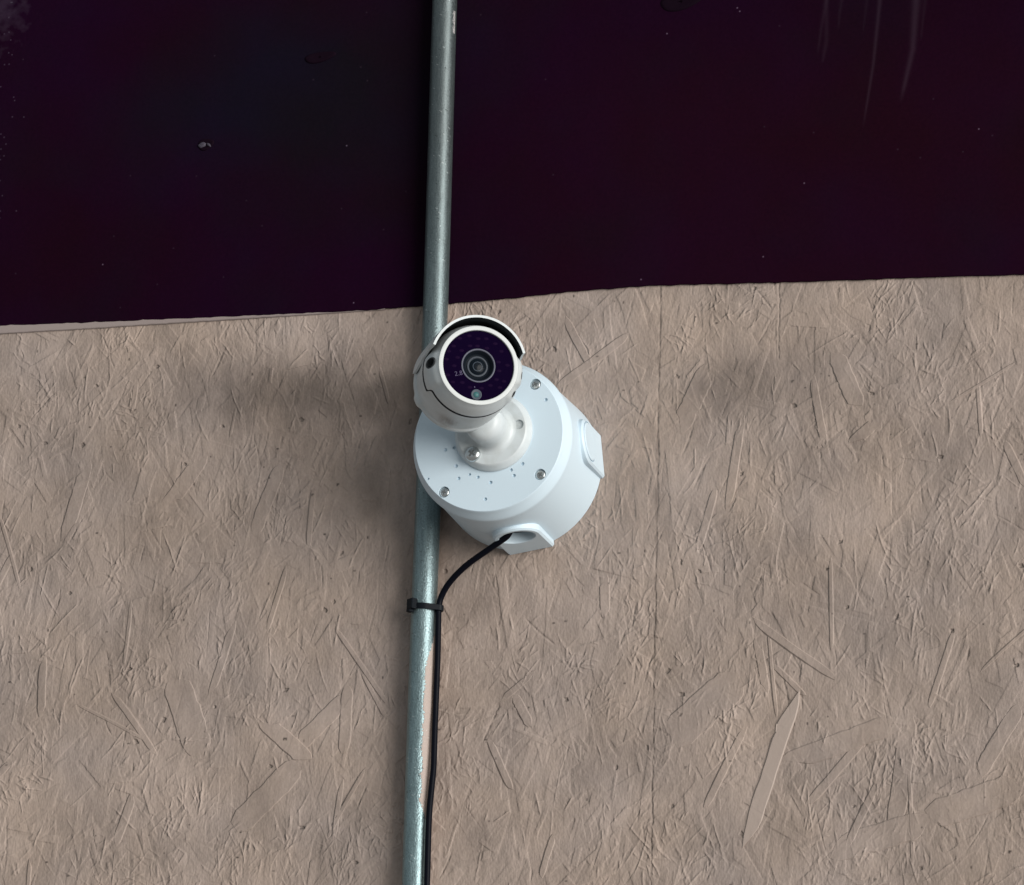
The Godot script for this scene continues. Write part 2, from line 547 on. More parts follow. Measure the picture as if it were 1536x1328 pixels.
func build_wall() -> void:
	build_heights()
	soften()
	var him := Image.create_from_data(HW, HH, false, Image.FORMAT_RF, hmap.to_byte_array())
	var htex := ImageTexture.create_from_image(him)
	# paint colour: 1 mm texels
	var cw := HW / 2
	var ch := HH / 2
	var img := Image.create(cw, ch, false, Image.FORMAT_RGB8)
	for y in ch:
		for x in cw:
			var wx := WX0 + x + 0.5
			var wy := WY1 - y - 0.5
			var t := 1.0 + 0.24 * noise_a.get_noise_2d(wx * 1.1, wy * 0.8) + 0.11 * noise_a.get_noise_2d(wx * 3.2 + wy * 0.9 + 300.0, wy * 1.5) + 0.09 * noise_b.get_noise_2d(wx * 1.5, wy * 0.4) + 0.12 * noise_c.get_noise_2d(wx * 1.3, wy * 0.6)
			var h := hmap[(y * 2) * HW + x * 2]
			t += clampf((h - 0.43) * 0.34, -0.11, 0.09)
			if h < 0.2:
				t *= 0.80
			t *= 1.0 - stain_and_shade(wx, wy)
			if absf(wx - 113.0) < 1.0:
				t *= 1.0 - clampf(0.18 + 0.45 * noise_b.get_noise_2d(3.0, wy * 0.6), 0.0, 0.35)
			var g := noise_a.get_noise_2d(wx * 0.7 + 900.0, wy * 0.7)
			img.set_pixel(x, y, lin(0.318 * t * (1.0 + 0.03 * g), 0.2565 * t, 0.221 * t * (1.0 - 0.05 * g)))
	var speck := RandomNumberGenerator.new()
	speck.seed = 5
	for k in 150:
		var x := speck.randi_range(2, cw - 4)
		var y := speck.randi_range(2, ch - 4)
		var cc := img.get_pixel(x, y).darkened(speck.randf_range(0.25, 0.6))
		img.set_pixel(x, y, cc)
		if speck.randf() < 0.4:
			img.set_pixel(x + 1, y, cc)
		if speck.randf() < 0.3:
			img.set_pixel(x, y + 1, cc)
	var ctex := ImageTexture.create_from_image(img)
	M.wall = mat(Color.WHITE, 0.62, 0.35)
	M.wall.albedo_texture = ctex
	M.wall.heightmap_enabled = true
	M.wall.heightmap_texture = htex
	M.wall.heightmap_scale = 0.26
	M.flake = mat(Color.WHITE, 0.6, 0.35)
	M.flake.albedo_texture = ctex
	M.flake.heightmap_enabled = true
	M.flake.heightmap_texture = htex
	M.flake.heightmap_scale = 0.10
	M.flake_pale = mat(lin(0.365, 0.30, 0.262), 0.55, 0.3)
	M.flake_pale.heightmap_enabled = true
	M.flake_pale.heightmap_texture = htex
	M.flake_pale.heightmap_scale = 0.05

	var wall := thing("chipboard_wall", "beige painted chipboard wall with rough wood strands, behind the white camera", "wall", Vector3(0, -366, 0))
	var o := Vector3(0, -366, 0)
	var left := panel(-464.0, 112.99, wall, o)
	var right := panel(113.03, 411.0, wall, o)
	# the larger loose strands, one by one
	var fl := [[217, -208, 184, -310, 6.2], [248, 53, 264, 12, 7], [301, -228, 291, -302, 7], [215, -252, 293, -226, 8], [247, -318, 314, -300, 10], [316, -296, 380, -276, 11], [-187, -208, -153, -237, 7], [-207, -287, -160, -241, 10], [-161, -227, -126, -193, 7], [-261, -172, -238, -229, 12], [-123, -183, -124, -233, 5], [127, -232, 177, -190, 14], [262, -15, 278, -1, 5], [352, -266, 381, -219, 6], [-275, -34, -250, 1, 7], [-357, -51, -344, 2, 6], [-184, -8, -203, -60, 6], [130, 5, 150, 47, 8]]
	var k := 0
	for f in fl:
		flake(Vector2(f[0], f[1]), Vector2(f[2], f[3]), f[4], 1.15 if k == 0 else 0.24, left if f[0] < 112 else right, o)
		k += 1
	var r2 := RandomNumberGenerator.new()
	r2.seed = 41
	while k < 64:
		var p := Vector2(r2.randf_range(-440, 395), r2.randf_range(-345, 95))
		if absf(p.x + 60) < 32 or absf(p.x - 113) < 14 or p.distance_to(BOX) < 92:
			continue
		var a := r2.randfn(0.15, 0.5)
		var l := r2.randf_range(22, 75)
		var q := p + Vector2(sin(a), -cos(a)) * l
		if q.y < -350 or (p.x < 113) != (q.x < 113) or absf(q.x + 60) < 20:
			continue
		flake(p, q, r2.randf_range(1.2, 4.2), r2.randf_range(0.12, 0.36), left if p.x < 112 else right, o)
		k += 1
	# smooth strip of paint filler that shows between the two boards at the far left
	var acc := Acc.new()
	var rows := [PackedVector3Array(), PackedVector3Array(), PackedVector3Array(), PackedVector3Array()]
	for i in 91:
		var x := -464.0 + i * 4.0
		var t := clampf((x + 464.0) / 345.0, 0, 1)
		var yb := top_y(x) - lerpf(7.6, 0.3, pow(t, 0.85)) + 0.35 * noise_b.get_noise_2d(x * 2.0, 7.0)
		rows[0].append(Vector3(x, yb, 0.2))
		rows[1].append(Vector3(x, yb + 0.15, 1.25))
		rows[2].append(Vector3(x, yb + 0.9, 1.7))
		rows[3].append(Vector3(x, top_y(x) + 0.8, 1.75))
	acc.grid(rows, false)
	M.strip = mat(lin(0.285, 0.238, 0.225), 0.6, 0.3)
	part("filler_strip", acc, M.strip, wall, o, "smooth pale strip between the rough boards and the dark board")


func panel(xa: float, xb: float, wall: Node3D, o: Vector3) -> MeshInstance3D:
	var step := 1.6
	var nx := int((xb - xa) / step)
	var sx := (xb - xa) / nx
	var y0 := -365.0
	var y1 := 125.0
	var ny := int((y1 - y0) / step)
	var sy := (y1 - y0) / ny
	var v := PackedVector3Array()
	var n := PackedVector3Array()
	var uv := PackedVector2Array()
	var idx := PackedInt32Array()
	for j in ny + 1:
		for i in nx + 1:
			var x := xa + i * sx
			var y := y0 + j * sy
			var z := (height_at(x, y) - 0.45) * 1.1
			var edge: float = 1.0
			if i == 0 and xa > 0 or i == nx and xb < 200:
				z -= 0.12
			var ty := top_y(x)
			if y > ty - 3.0:
				z = minf(z, 0.35)
			v.append((Vector3(x, y, z) - o) * S)
			uv.append(wall_uv(x, y))
			var e := 1.2
			var gx := (height_at(x + e, y) - height_at(x - e, y)) * 0.5 / (2 * e)
			var gy := (height_at(x, y + e) - height_at(x, y - e)) * 0.5 / (2 * e)
			n.append(Vector3(-gx, -gy, 1).normalized())
	for j in ny:
		for i in nx:
			var a := j * (nx + 1) + i
			var b := a + 1
			var c := a + nx + 1
			var d := c + 1
			idx.append_array([a, c, b, b, c, d])
	# back and ends: the board's thickness
	var m := ArrayMesh.new()
	var arrays := []
	arrays.resize(Mesh.ARRAY_MAX)
	arrays[Mesh.ARRAY_VERTEX] = v
	arrays[Mesh.ARRAY_NORMAL] = n
	arrays[Mesh.ARRAY_TEX_UV] = uv
	arrays[Mesh.ARRAY_INDEX] = idx
	m.add_surface_from_arrays(Mesh.PRIMITIVE_TRIANGLES, arrays)
	m.surface_set_material(0, M.wall)
	var body := Acc.new()
	body.box(Vector3((xa + xb) / 2, (y0 + y1) / 2, -7.2), Vector3((xb - xa) / 2, (y1 - y0) / 2, 6.0))
	var o2 := MeshInstance3D.new()
	o2.name = "panel"
	o2.mesh = m
	wall.add_child(o2, true)
	var core := MeshInstance3D.new()
	core.name = "panel_core"
	if not M.has("core"):
		M.core = mat(lin(0.20, 0.15, 0.11), 0.8, 0.2)
	core.mesh = body.mesh(M.core, o)
	o2.add_child(core, true)
	return o2


func flake(a: Vector2, b: Vector2, half: float, lift: float, parent: MeshInstance3D, o: Vector3) -> void:
	var r := RandomNumberGenerator.new()
	r.seed = int(a.x * 131 + a.y * 17 + half * 7)
	var ax := (b - a).normalized()
	var sd := Vector2(-ax.y, ax.x)
	var l := a.distance_to(b)
	var out := PackedVector2Array()
	var steps := 14
	var slant := r.randf_range(-1.0, 1.0)
	var bend := r.randf_range(-0.015, 0.015) * l
	for side in [1.0, -1.0]:
		for s in steps + 1:
			var t := float(s) / steps if side > 0 else 1.0 - float(s) / steps
			var et := minf(t, 1.0 - t)
			var w := half * (0.7 + 0.3 * minf(et / 0.12, 1.0)) * (r.randf_range(0.93, 1.05) if lift < 0.8 else r.randf_range(0.72, 1.1) if side < 0.0 else r.randf_range(0.95, 1.03))
			if et < 0.01:
				w *= r.randf_range(0.55, 0.95)
			out.append(a + ax * (l * t + slant * side * half * 1.3 * (1.0 if t < 0.5 else 0.7) * (1.0 - minf(et / 0.3, 1.0)) + r.randf_range(-0.25, 0.25)) + sd * (side * w + bend * sin(t * PI)))
	var zt := r.randf_range(-0.25, 0.25) * lift
	var acc := Acc.new()
	var cen := (a + b) / 2.0
	var dips := r.randf() < 0.5
	var top := []
	var mid := []
	var low := []
	for p in out:
		var s := clampf((p - cen).dot(sd) / half, -1, 1)
		var inn := p.lerp(cen + ax * (p - cen).dot(ax), minf(0.9 / half, 0.45))
		var along := (p - a).dot(ax) / l
		var z := 0.03 + (lift * (0.35 + 0.65 * (1.0 - along if dips else along)) + zt * s) * (1.0 if lift > 0.8 else smoothstep(-0.12, 0.22, minf(along, 1.0 - along)))
		top.append(Vector3(inn.x, inn.y, z))
		mid.append(Vector3(p.x, p.y, z - 0.55 * lift))
		low.append(Vector3(p.x, p.y, -0.6))
	var nt := Vector3(-sd.x * zt / half, -sd.y * zt / half, 1).normalized()
	var tri := Geometry2D.triangulate_polygon(out)
	for k in range(0, tri.size(), 3):
		acc.tri(top[tri[k]], top[tri[k + 1]], top[tri[k + 2]], nt, nt, nt, wall_uv(top[tri[k]].x, top[tri[k]].y), wall_uv(top[tri[k + 1]].x, top[tri[k + 1]].y), wall_uv(top[tri[k + 2]].x, top[tri[k + 2]].y))
	for i in out.size():
		var j := (i + 1) % out.size()
		var e := out[j] - out[i]
		var en := Vector2(e.y, -e.x).normalized()
		if en.dot((out[i] + out[j]) / 2 - cen) < 0:
			en = -en
		var n1 := Vector3(en.x * 0.6, en.y * 0.6, 0.8)
		var n2 := Vector3(en.x, en.y, 0)
		for pair in [[top, mid, n1], [mid, low, n2]]:
			var A: Array = pair[0]
			var B: Array = pair[1]
			var nn: Vector3 = pair[2]
			acc.tri(A[i], A[j], B[j], nn, nn, nn, wall_uv(A[i].x, A[i].y), wall_uv(A[j].x, A[j].y), wall_uv(B[j].x, B[j].y))
			acc.tri(A[i], B[j], B[i], nn, nn, nn, wall_uv(A[i].x, A[i].y), wall_uv(B[j].x, B[j].y), wall_uv(B[i].x, B[i].y))
	if lift > 0.8:
		part("wood_strand", acc, M.flake_pale, parent, o, "long pale raised wood strand")
	else:
		part("wood_strand", acc, M.flake, parent, o)


# ------------------------------------------------------------------ dark board
func build_upper_board() -> void:
	var o := Vector3(0, 260, 2)
	var x0 := -475.0
	var x1 := 425.0
	var ytop := 430.0
	var ybot := 95.0
	var tw := 900
	var th := 335
	var img := Image.create(tw, th, false, Image.FORMAT_RGB8)
	for y in th:
		for x in tw:
			var wx := x0 + x + 0.5
			var wy := ytop - y - 0.5
			var a := noise_a.get_noise_2d(wx * 0.5 + 100.0, wy * 0.5)
			var b := noise_a.get_noise_2d(wx * 0.45 + 700.0, wy * 0.5 + 50.0)
			var d := noise_c.get_noise_2d(wx * 0.6, wy * 0.6)
			var blue := clampf(exp(-pow((wx + 170.0) / 140.0, 2.0) - pow((wy - 290.0) / 85.0, 2.0)) * 1.15 + 0.5 * a, 0, 1)
			var red := smoothstep(-60.0, 120.0, wx) * smoothstep(360.0, 240.0, wy)
			var r := lerpf(lerpf(0.0098, 0.0122, red), 0.0062, blue) * (1.0 + 0.15 * d)
			var g := lerpf(lerpf(0.0017, 0.0022, red), 0.0042, blue) * (1.0 + 0.15 * d)
			var bb := lerpf(lerpf(0.0085, 0.0078, red), 0.0092, blue) * (1.0 + 0.12 * d) * (1.0 + 0.35 * b)
			# worn corner at the upper left
			var c := clampf(1.0 - Vector2((wx + 440.0) / 26.0, (wy - 400.0) / 42.0).length() + 0.7 * noise_b.get_noise_2d(wx, wy), 0, 1)
			if c > 0.15:
				r += 0.017 * c; g += 0.013 * c; bb += 0.019 * c
			# milky runs down the paint
			for q in [[281.0, 276.0, 268.0, 331.0, 228.0, 1.5, 0.012], [309.0, 306.0, 296.5, 331.0, 246.0, 3.0, 0.013], [240.0, 236.0, 233.0, 336.0, 290.0, 1.6, 0.006], [252.0, 250.0, 249.0, 336.0, 310.0, 1.4, 0.005], [316.0, 314.0, 312.0, 331.0, 294.0, 1.3, 0.005], [272.0, 270.0, 268.0, 340.0, 305.0, 1.3, 0.004], [239.0, 238.0, 237.0, 296.0, 284.0, 1.6, 0.006]]:
				if wy > q[4]:
					var t := clampf((q[3] - wy) / (q[3] - q[4]), -1.0, 1.0)
					var px: float = lerpf(q[0], q[1], clampf(t * 2.0, -1, 1)) if t < 0.5 else lerpf(q[1], q[2], t * 2.0 - 1.0)
					var w: float = q[5] * (1.0 - 0.6 * clampf(t, 0, 1)) 
					var k: float = exp(-pow((wx - px) / w, 2.0)) * q[6] * 0.95 * clampf((1.0 - t) * 6.0, 0, 1)
					r += k; g += k * 0.72; bb += k
			img.set_pixel(x, y, lin(r, g, bb))
	for p in [[-340, 167], [-130, 120], [98, 122], [192, 133], [223, 189], [355, 221], [115, 320], [170, 336], [-141, 250], [172, 333]]:
		img.set_pixel(int(p[0] - x0), int(ytop - p[1]), lin(0.16, 0.13, 0.17))
	var sp := RandomNumberGenerator.new()
	sp.seed = 9
	for k in 34:
		var e := absf(sp.randfn(0, 9))
		img.set_pixel(clampi(int(-438 + e - x0), 0, tw - 1), clampi(int(ytop - sp.randf_range(210, 400)), 0, th - 1), lin(0.06, 0.05, 0.07))
	for k in 40:
		img.set_pixel(sp.randi_range(0, tw - 1), sp.randi_range(0, th - 1), lin(0.03, 0.02, 0.03))
	M.dark = mat(Color.WHITE, 0.85, 0.10)
	M.dark.albedo_texture = ImageTexture.create_from_image(img)
	var bump := NoiseTexture2D.new()
	bump.width = 512
	bump.height = 256
	bump.seamless = true
	var bn := FastNoiseLite.new()
	bn.seed = 31
	bn.frequency = 0.03
	bn.fractal_octaves = 4
	bump.noise = bn
	M.dark.heightmap_enabled = true
	M.dark.heightmap_texture = bump
	M.dark.heightmap_scale = 0.05
	var acc := Acc.new()
	# front face, rounded lower edge, underside; the lower edge follows the top of the chipboard
	var n := 226
	var prof := [[0.0, 1.0], [0.0, 1.6], [0.25, 2.0], [0.9, 2.2]]
	var rows := []
	for q in prof:
		rows.append(PackedVector3Array())
	var ys := [0.1, 0.3, 0.6, 1.0]
	for q in ys:
		rows.append(PackedVector3Array())
	for i in n:
		var x := x0 + (x1 - x0) * i / (n - 1.0)
		var yb := top_y(x) + 0.7 * noise_b.get_noise_2d(x * 0.8, 3.0) + 0.45 * noise_c.get_noise_2d(x, 1.0)
		for k in prof.size():
			rows[k].append(Vector3(x, yb + prof[k][0], prof[k][1]))
		for k in ys.size():
			var y: float = lerpf(yb + 0.9, ytop, ys[k])
			rows[prof.size() + k].append(Vector3(x, y, 2.2 + 0.25 * noise_a.get_noise_2d(x, y)))
	acc.grid(rows, false)
	for i in acc.v.size():
		acc.uv[i] = Vector2((acc.v[i].x - x0) / (x1 - x0), (ytop - acc.v[i].y) / (ytop - ybot))
	var board := thing("dark_board", "dark maroon painted board above the beige chipboard, with pale paint runs", "board", o)
	part("board", acc, M.dark, board, o)
	M.chip = mat(lin(0.055, 0.048, 0.066), 0.6, 0.3)
	M.nail = mat(lin(0.0065, 0.0025, 0.0065), 0.75, 0.12)
	# screw heads under the paint
	nail(Vector2(-258, 260.5), 6.6, 0.75, board, o, true)
	nail(Vector2(-166, 326), 13.0, 0.34, board, o, false)
	nail(Vector2(126, 345), 17.0, 0.42, board, o, false)


func nail(p: Vector2, r: float, squash: float, board: Node3D, o: Vector3, chipped: bool) -> void:
	var acc := Acc.new()
	var xf := Transform3D(Basis(Vector3(1, 0.12, 0), Vector3(-0.05, squash, 0), Vector3(0, 0, 1)), Vector3(p.x, p.y, 2.2))
	acc.lathe([Vector2(r, -0.4), Vector2(r * 0.96, 0.5), Vector2(r * 0.84, 1.0), Vector2(r * 0.6, 0.8), Vector2(r * 0.3, 0.5), Vector2(0, 0.45)], 28, xf, func(a, _h): return 0.08 * r * sin(a * 3.0 + 1.0))
	var head := part("nail_head", acc, M.nail, board, o)
	if chipped:
		for q in [[-2.8, -0.5, 3.0, 2.6, 0.3], [2.9, -0.9, 2.3, 1.1, -0.6]]:
			var c := Acc.new()
			var b := Basis(Vector3(0, 0, 1), q[4]) * Basis.from_scale(Vector3(q[2], q[3], 1.0))
			c.lathe([Vector2(1.0, -0.3), Vector2(0.9, 0.55), Vector2(0.5, 0.95), Vector2(0, 0.9)], 9, Transform3D(b, Vector3(p.x + q[0], p.y + q[1], 3.0)), func(a, _h): return 0.16 * sin(a * 2.0 + q[4] * 5.0) + 0.1 * sin(a * 5.0))
			part("paint_chip", c, M.chip, head, o)


# ------------------------------------------------------------------ pipe
func build_pipe() -> void:
	var o := Vector3(-60.3, -370, 12)
	var tw := 256
	var th := 1640
	var y0 := -372.0
	var y1 := 440.0
	var img := Image.create(tw, th, false, Image.FORMAT_RGB8)
	var orm := Image.create(tw, th, false, Image.FORMAT_RGB8)
	var hgt := PackedFloat32Array()
	hgt.resize(tw * th)
	for y in th:
		var wy := y1 - (y + 0.5) * (y1 - y0) / th
		# the beige overspray: its edge wanders along the pipe
		var band := 200.0
		if wy < 112.0:
			band = 104.0 + 7.0 * noise_b.get_noise_2d(wy * 0.5, 40.0)
		if wy < -143.0 and wy > -302.0:
			var t := clampf((-143.0 - wy) / 34.0, 0, 1) * clampf((wy + 302.0) / 24.0, 0, 1)
			band = lerpf(104.0, 33.0, pow(t, 0.7)) + 9.0 * noise_b.get_noise_2d(wy * 0.9, 4.0) + 6.0 * noise_c.get_noise_2d(wy * 1.3, 0.0)
		for x in tw:
			var ang := 360.0 * (x + 0.5) / tw            # degrees from straight out of the wall, towards +x
			var s := ang * 0.17
			var zn := noise_b.get_noise_2d(s * 3.2, wy * 0.5)
			var zf := noise_c.get_noise_2d(s * 1.4, wy * 1.1)
			var t := 1.0 + 0.22 * zn + 0.34 * zf
			var teal := clampf(0.5 - wy / 500.0, 0, 1)
			var col := Vector3(lerpf(0.105, 0.205, teal), lerpf(0.127, 0.285, teal), lerpf(0.131, 0.30, teal)) * t
			var rough := 0.42 + 0.16 * zf
			var metal := 0.7
			if wy > 330.0 and wy < 349.0 and ang > 58.0 + 40.0 * absf(zf) and ang < 80.0:
				col = Vector3(0.42, 0.40, 0.40)
				metal = 0.0
			if ang > band - 6.0 * absf(zn) and ang < 200.0:
				col = Vector3(0.39, 0.32, 0.285) * (1.0 + 0.1 * zf)
				rough = 0.65
				metal = 0.0
				hgt[y * tw + x] = 0.35
			hgt[y * tw + x] += 0.5 + (0.25 * zf + 0.15 * zn) * (0.25 + 0.75 * teal) * (0.45 + 0.9 * clampf(0.5 + noise_b.get_noise_2d(s * 0.7 + 60.0, wy * 0.25), 0.0, 1.0))
			img.set_pixel(x, y, lin(col.x, col.y, col.z))
			orm.set_pixel(x, y, Color(1, rough, metal))
	# scratches round the pipe and pale chips
	for k in 700:
		var x := rng.randi_range(0, tw - 1)
		var y := rng.randi_range(0, th - 1)
		var l := rng.randi_range(2, 9)
		var bright := rng.randf() < 0.55
		for q in l:
			var xx := (x + q) % tw
			var yy := clampi(y + q / 4, 0, th - 1)
			var cc := img.get_pixel(xx, yy)
			img.set_pixel(xx, yy, cc.lightened(0.38) if bright else cc.darkened(0.3))
			hgt[yy * tw + xx] += 0.4 if bright else -0.5
	M.pipe = mat(Color.WHITE, 1.0, 0.5)
	M.pipe.metallic = 1.0
	M.pipe.albedo_texture = ImageTexture.create_from_image(img)
	var ot := ImageTexture.create_from_image(orm)
	M.pipe.roughness_texture = ot
	M.pipe.roughness_texture_channel = BaseMaterial3D.TEXTURE_CHANNEL_GREEN
	M.pipe.metallic_texture = ot
	M.pipe.metallic_texture_channel = BaseMaterial3D.TEXTURE_CHANNEL_BLUE
	M.pipe.heightmap_enabled = true
	M.pipe.heightmap_texture = ImageTexture.create_from_image(Image.create_from_data(tw, th, false, Image.FORMAT_RF, hgt.to_byte_array()))
	M.pipe.heightmap_scale = 0.04
	var acc := Acc.new()
	var seg := 64
	var nr := 60
	for j in nr:
		for i in seg:
			var q := []
			for e in [[i, j], [i + 1, j], [i + 1, j + 1], [i, j + 1]]:
				var a: float = TAU * e[0] / seg
				var y: float = lerpf(y0, y1, float(e[1]) / nr)
				var bow := 0.5 * sin(y * 0.011 + 0.6) - 0.2
				q.append([Vector3(-60.3 + bow + 9.6 * sin(a), y, 12.2 + 9.6 * cos(a)), Vector3(sin(a), 0, cos(a)), Vector2(float(e[0]) / seg, (y1 - y) / (y1 - y0))])
			acc.tri(q[0][0], q[1][0], q[2][0], q[0][1], q[1][1], q[2][1], q[0][2], q[1][2], q[2][2])
			acc.tri(q[0][0], q[2][0], q[3][0], q[0][1], q[2][1], q[3][1], q[0][2], q[2][2], q[3][2])
	var m := MeshInstance3D.new()
	m.name = "conduit_pipe"
	m.mesh = acc.mesh(M.pipe, o)
	add_child(m, true)
	m.position = o * S
	m.set_meta("label", "grey galvanized steel conduit pipe running upright across both boards beside the camera")
	m.set_meta("category", "pipe")
	m.set_meta("kind", "thing")


# ------------------------------------------------------------------ junction box
func cross_screw(called: String, c: Vector2, z: float, r: float, dome: float, xf: Transform3D, parent: Node3D, o: Vector3, turn: float, metal: Material, mark: Material) -> MeshInstance3D:
	var acc := Acc.new()
	var at := xf * Transform3D(Basis(), Vector3(c.x, c.y, z))
	acc.lathe([Vector2(r, -1.0), Vector2(r, 0.35 * dome), Vector2(r * 0.93, 0.6 * dome), Vector2(r * 0.75, 0.85 * dome), Vector2(r * 0.45, 0.97 * dome), Vector2(0, dome)], 28, at)
	var head := part(called, acc, metal, parent, o)
	var cr := Acc.new()
	for k in 2:
		var b := at.basis * Basis(Vector3(0, 0, 1), turn + k * PI / 2)
		cr.box(at * Vector3(0, 0, dome * 0.98), Vector3(r * 0.5, r * (0.13 if k == 0 else 0.129), 0.12 + 0.02 * k), b)
	part("cross_slot", cr, mark, head, o)
	return head


func u_outline(hw: float, zc: float, r: float, zb: float) -> PackedVector2Array:
	var out := PackedVector2Array()
	out.append(Vector2(hw, zb))
	for k in 6:
		out.append(Vector2(hw, lerpf(zb, zc, (k + 1) / 7.0)))
	for i in 33:
		var a := PI * i / 32.0
		out.append(Vector2(r * cos(a), zc + r * sin(a)))
	for k in 6:
		out.append(Vector2(-hw, lerpf(zc, zb, (k + 1) / 7.0)))
	out.append(Vector2(-hw, zb))
	return out


func build_box() -> void:
	var o := Vector3(BOX.x, BOX.y, 0)
	var root := thing("junction_box", "round white plastic junction box screwed to the wall under the camera", "junction box", o)
	var xf := Transform3D(Basis(), o)
	var bosses := [deg_to_rad(-81.5), deg_to_rad(6.5)]
	# base
	var base := Acc.new()
	var prof := []
	for q in 36:
		var h := lerpf(0.3, 70.6, q / 35.0)
		prof.append(Vector2(lerpf(62.3, 59.9, h / 70.0), h))
	prof.append(Vector2(59.2, 71.2))
	var seg := 180
	base.lathe(prof, seg, xf, null, func(i, j):
		var a: float = TAU * (i + 0.5) / seg
		var h := lerpf(0.3, 70.6, (j + 0.5) / 35.0) - 37.0
		var t := angle_difference(a, bosses[0]) * 61.0
		return t * t + h * h < 225.0)
	part("base", base, M.box, root, o)
	# the two entry bosses
	for k in 2:
		var a: float = bosses[k]
		var e := Vector3(cos(a), sin(a), 0)
		var t := Vector3(-sin(a), cos(a), 0)
		var bx := Transform3D(Basis(t, Vector3(0, 0, 1), e), o)   # local: x across, y out of the wall, z outwards
		var acc := Acc.new()
		var hw := 18.0 if k == 0 else 17.3
		var outer := u_outline(hw, 37.0, hw, 0.3)
		var inner := u_outline(hw - 1.5, 37.0, hw - 1.5, 0.3)
		var face := 64.0 if k == 0 else 63.3
		var holes := [[Vector2(0, 37.0), 14.0 if k == 0 else 15.2]]
		acc.plate(inner, holes, face, bx, 40)
		for i in outer.size() - 1:
			var d := (outer[i + 1] - outer[i])
			var nn := bx.basis * Vector3(d.y, -d.x, 0).normalized()
			var n2 := (nn + bx.basis * Vector3(0, 0, 1)).normalized()
			acc.quad(bx * Vector3(outer[i].x, outer[i].y, 50), bx * Vector3(outer[i + 1].x, outer[i + 1].y, 50), bx * Vector3(outer[i + 1].x, outer[i + 1].y, face - 1.3), bx * Vector3(outer[i].x, outer[i].y, face - 1.3), nn)
			acc.quad(bx * Vector3(outer[i].x, outer[i].y, face - 1.3), bx * Vector3(outer[i + 1].x, outer[i + 1].y, face - 1.3), bx * Vector3(inner[i + 1].x, inner[i + 1].y, face), bx * Vector3(inner[i].x, inner[i].y, face), n2)
		var boss := part("cable_entry" if k == 0 else "blanked_entry", acc, M.box, root, o, "open cable entry with a black cable in it" if k == 0 else "blanked entry with a round cap")
		var hx := bx * Transform3D(Basis(), Vector3(0, 37.0, 0))
		if k == 0:
			var bore := Acc.new()
			bore.lathe([Vector2(14.0, face), Vector2(13.6, face - 0.2), Vector2(13.3, face - 0.7), Vector2(13.1, 56.0)], 48, hx)
			part("entry_sleeve", bore, M.box, boss, o)
			var back := Acc.new()
			back.lathe([Vector2(13.1, 56.0), Vector2(19.0, 55.5), Vector2(19.5, 42.0), Vector2(18.0, 34.0), Vector2(0, 33.0)], 40, hx)
			part("box_inside", back, M.bore, boss, o)
			var lug := Acc.new()
			lug.box(hx * Vector3(3.0, 8.2, 56.0), Vector3(4.4, 1.5, 3.0), hx.basis, 0.4)
			part("inner_lug", lug, M.ring, boss, o)
		else:
			var groove := Acc.new()
			groove.lathe([Vector2(15.2, face), Vector2(15.2, face - 1.4), Vector2(14.0, face - 1.4)], 48, hx)
			part("groove", groove, M.box, boss, o)
			var plug := Acc.new()
			plug.lathe([Vector2(14.3, face - 1.4), Vector2(14.3, face + 0.2), Vector2(13.7, face + 0.8), Vector2(12.6, face + 0.9), Vector2(12.0, face + 0.65), Vector2(0, face + 0.65)], 48, hx)
			part("plug", plug, M.box, boss, o)
	# lid
	var wells := []
	for w in [[48.0, 51.5], [-37.5, 50.3], [230.5, 51.5], [140.0, 50.3]]:
		wells.append(Vector2.from_angle(deg_to_rad(w[0])) * w[1])
	var lid := Acc.new()
	var rimp := [Vector2(59.0, 71.0), Vector2(60.7, 71.2), Vector2(60.9, 74.6), Vector2(60.3, 76.2), Vector2(59.2, 78.4), Vector2(57.6, 81.6), Vector2(57.1, 83.0), Vector2(56.5, 84.6), Vector2(56.0, 85.0)]
	lid.lathe(rimp, 200, xf)
	var outline := PackedVector2Array()
	for i in 200:
		outline.append(Vector2.from_angle(TAU * i / 200) * 56.0)
	var holes := []
	for w in wells:
		holes.append([w, 4.25])
	var small := [[42.9, 25.8, 1.1], [-32.7, -7.7, 1.1], [-26.1, -6.5, 1.0], [-24.0, -20.5, 1.1], [-21.8, -30.1, 1.1], [-7.1, -30.0, 1.0], [2.6, -34.6, 1.15], [-13.5, -27.6, 0.9], [18.0, -26.0, 1.0], [26.5, -21.9, 1.1], [20.2, -30.4, 1.1], [-1.0, -47.0, 1.1], [-45.0, -29.0, 0.7]]
	for h in small:
		holes.append([Vector2(h[0], h[1]), h[2] * 1.22])
	lid.plate(outline, holes, 85.0, xf, 20)
	for h in holes:
		lid.pit(h[0], h[1], 85.0, 2.6 if h[1] > 2.0 else 1.6, xf, 20)
	var lid_o := part("lid", lid, M.box, root, o)
	# shallow raised ring on the lid face, as moulded
	var bead := Acc.new()
	bead.lathe([Vector2(53.9, 84.9), Vector2(53.6, 85.25), Vector2(53.1, 85.3), Vector2(52.7, 85.2), Vector2(52.4, 84.9)], 160, xf)
	var turn := 0.4
	for w in wells:
		cross_screw("screw", w, 83.2, 3.7, 1.5, xf, lid_o, o, turn, M.chrome, M.chrome_dark)
		turn += 0.5


# ------------------------------------------------------------------ camera
func smooth_band(a: float, a0: float, a1: float, soft: float) -> float:
	var mid := (a0 + a1) / 2.0
	var d := absf(rad_to_deg(angle_difference(deg_to_rad(mid), a)))
	return 1.0 - smoothstep((a1 - a0) / 2.0 - soft, (a1 - a0) / 2.0 + soft, d)


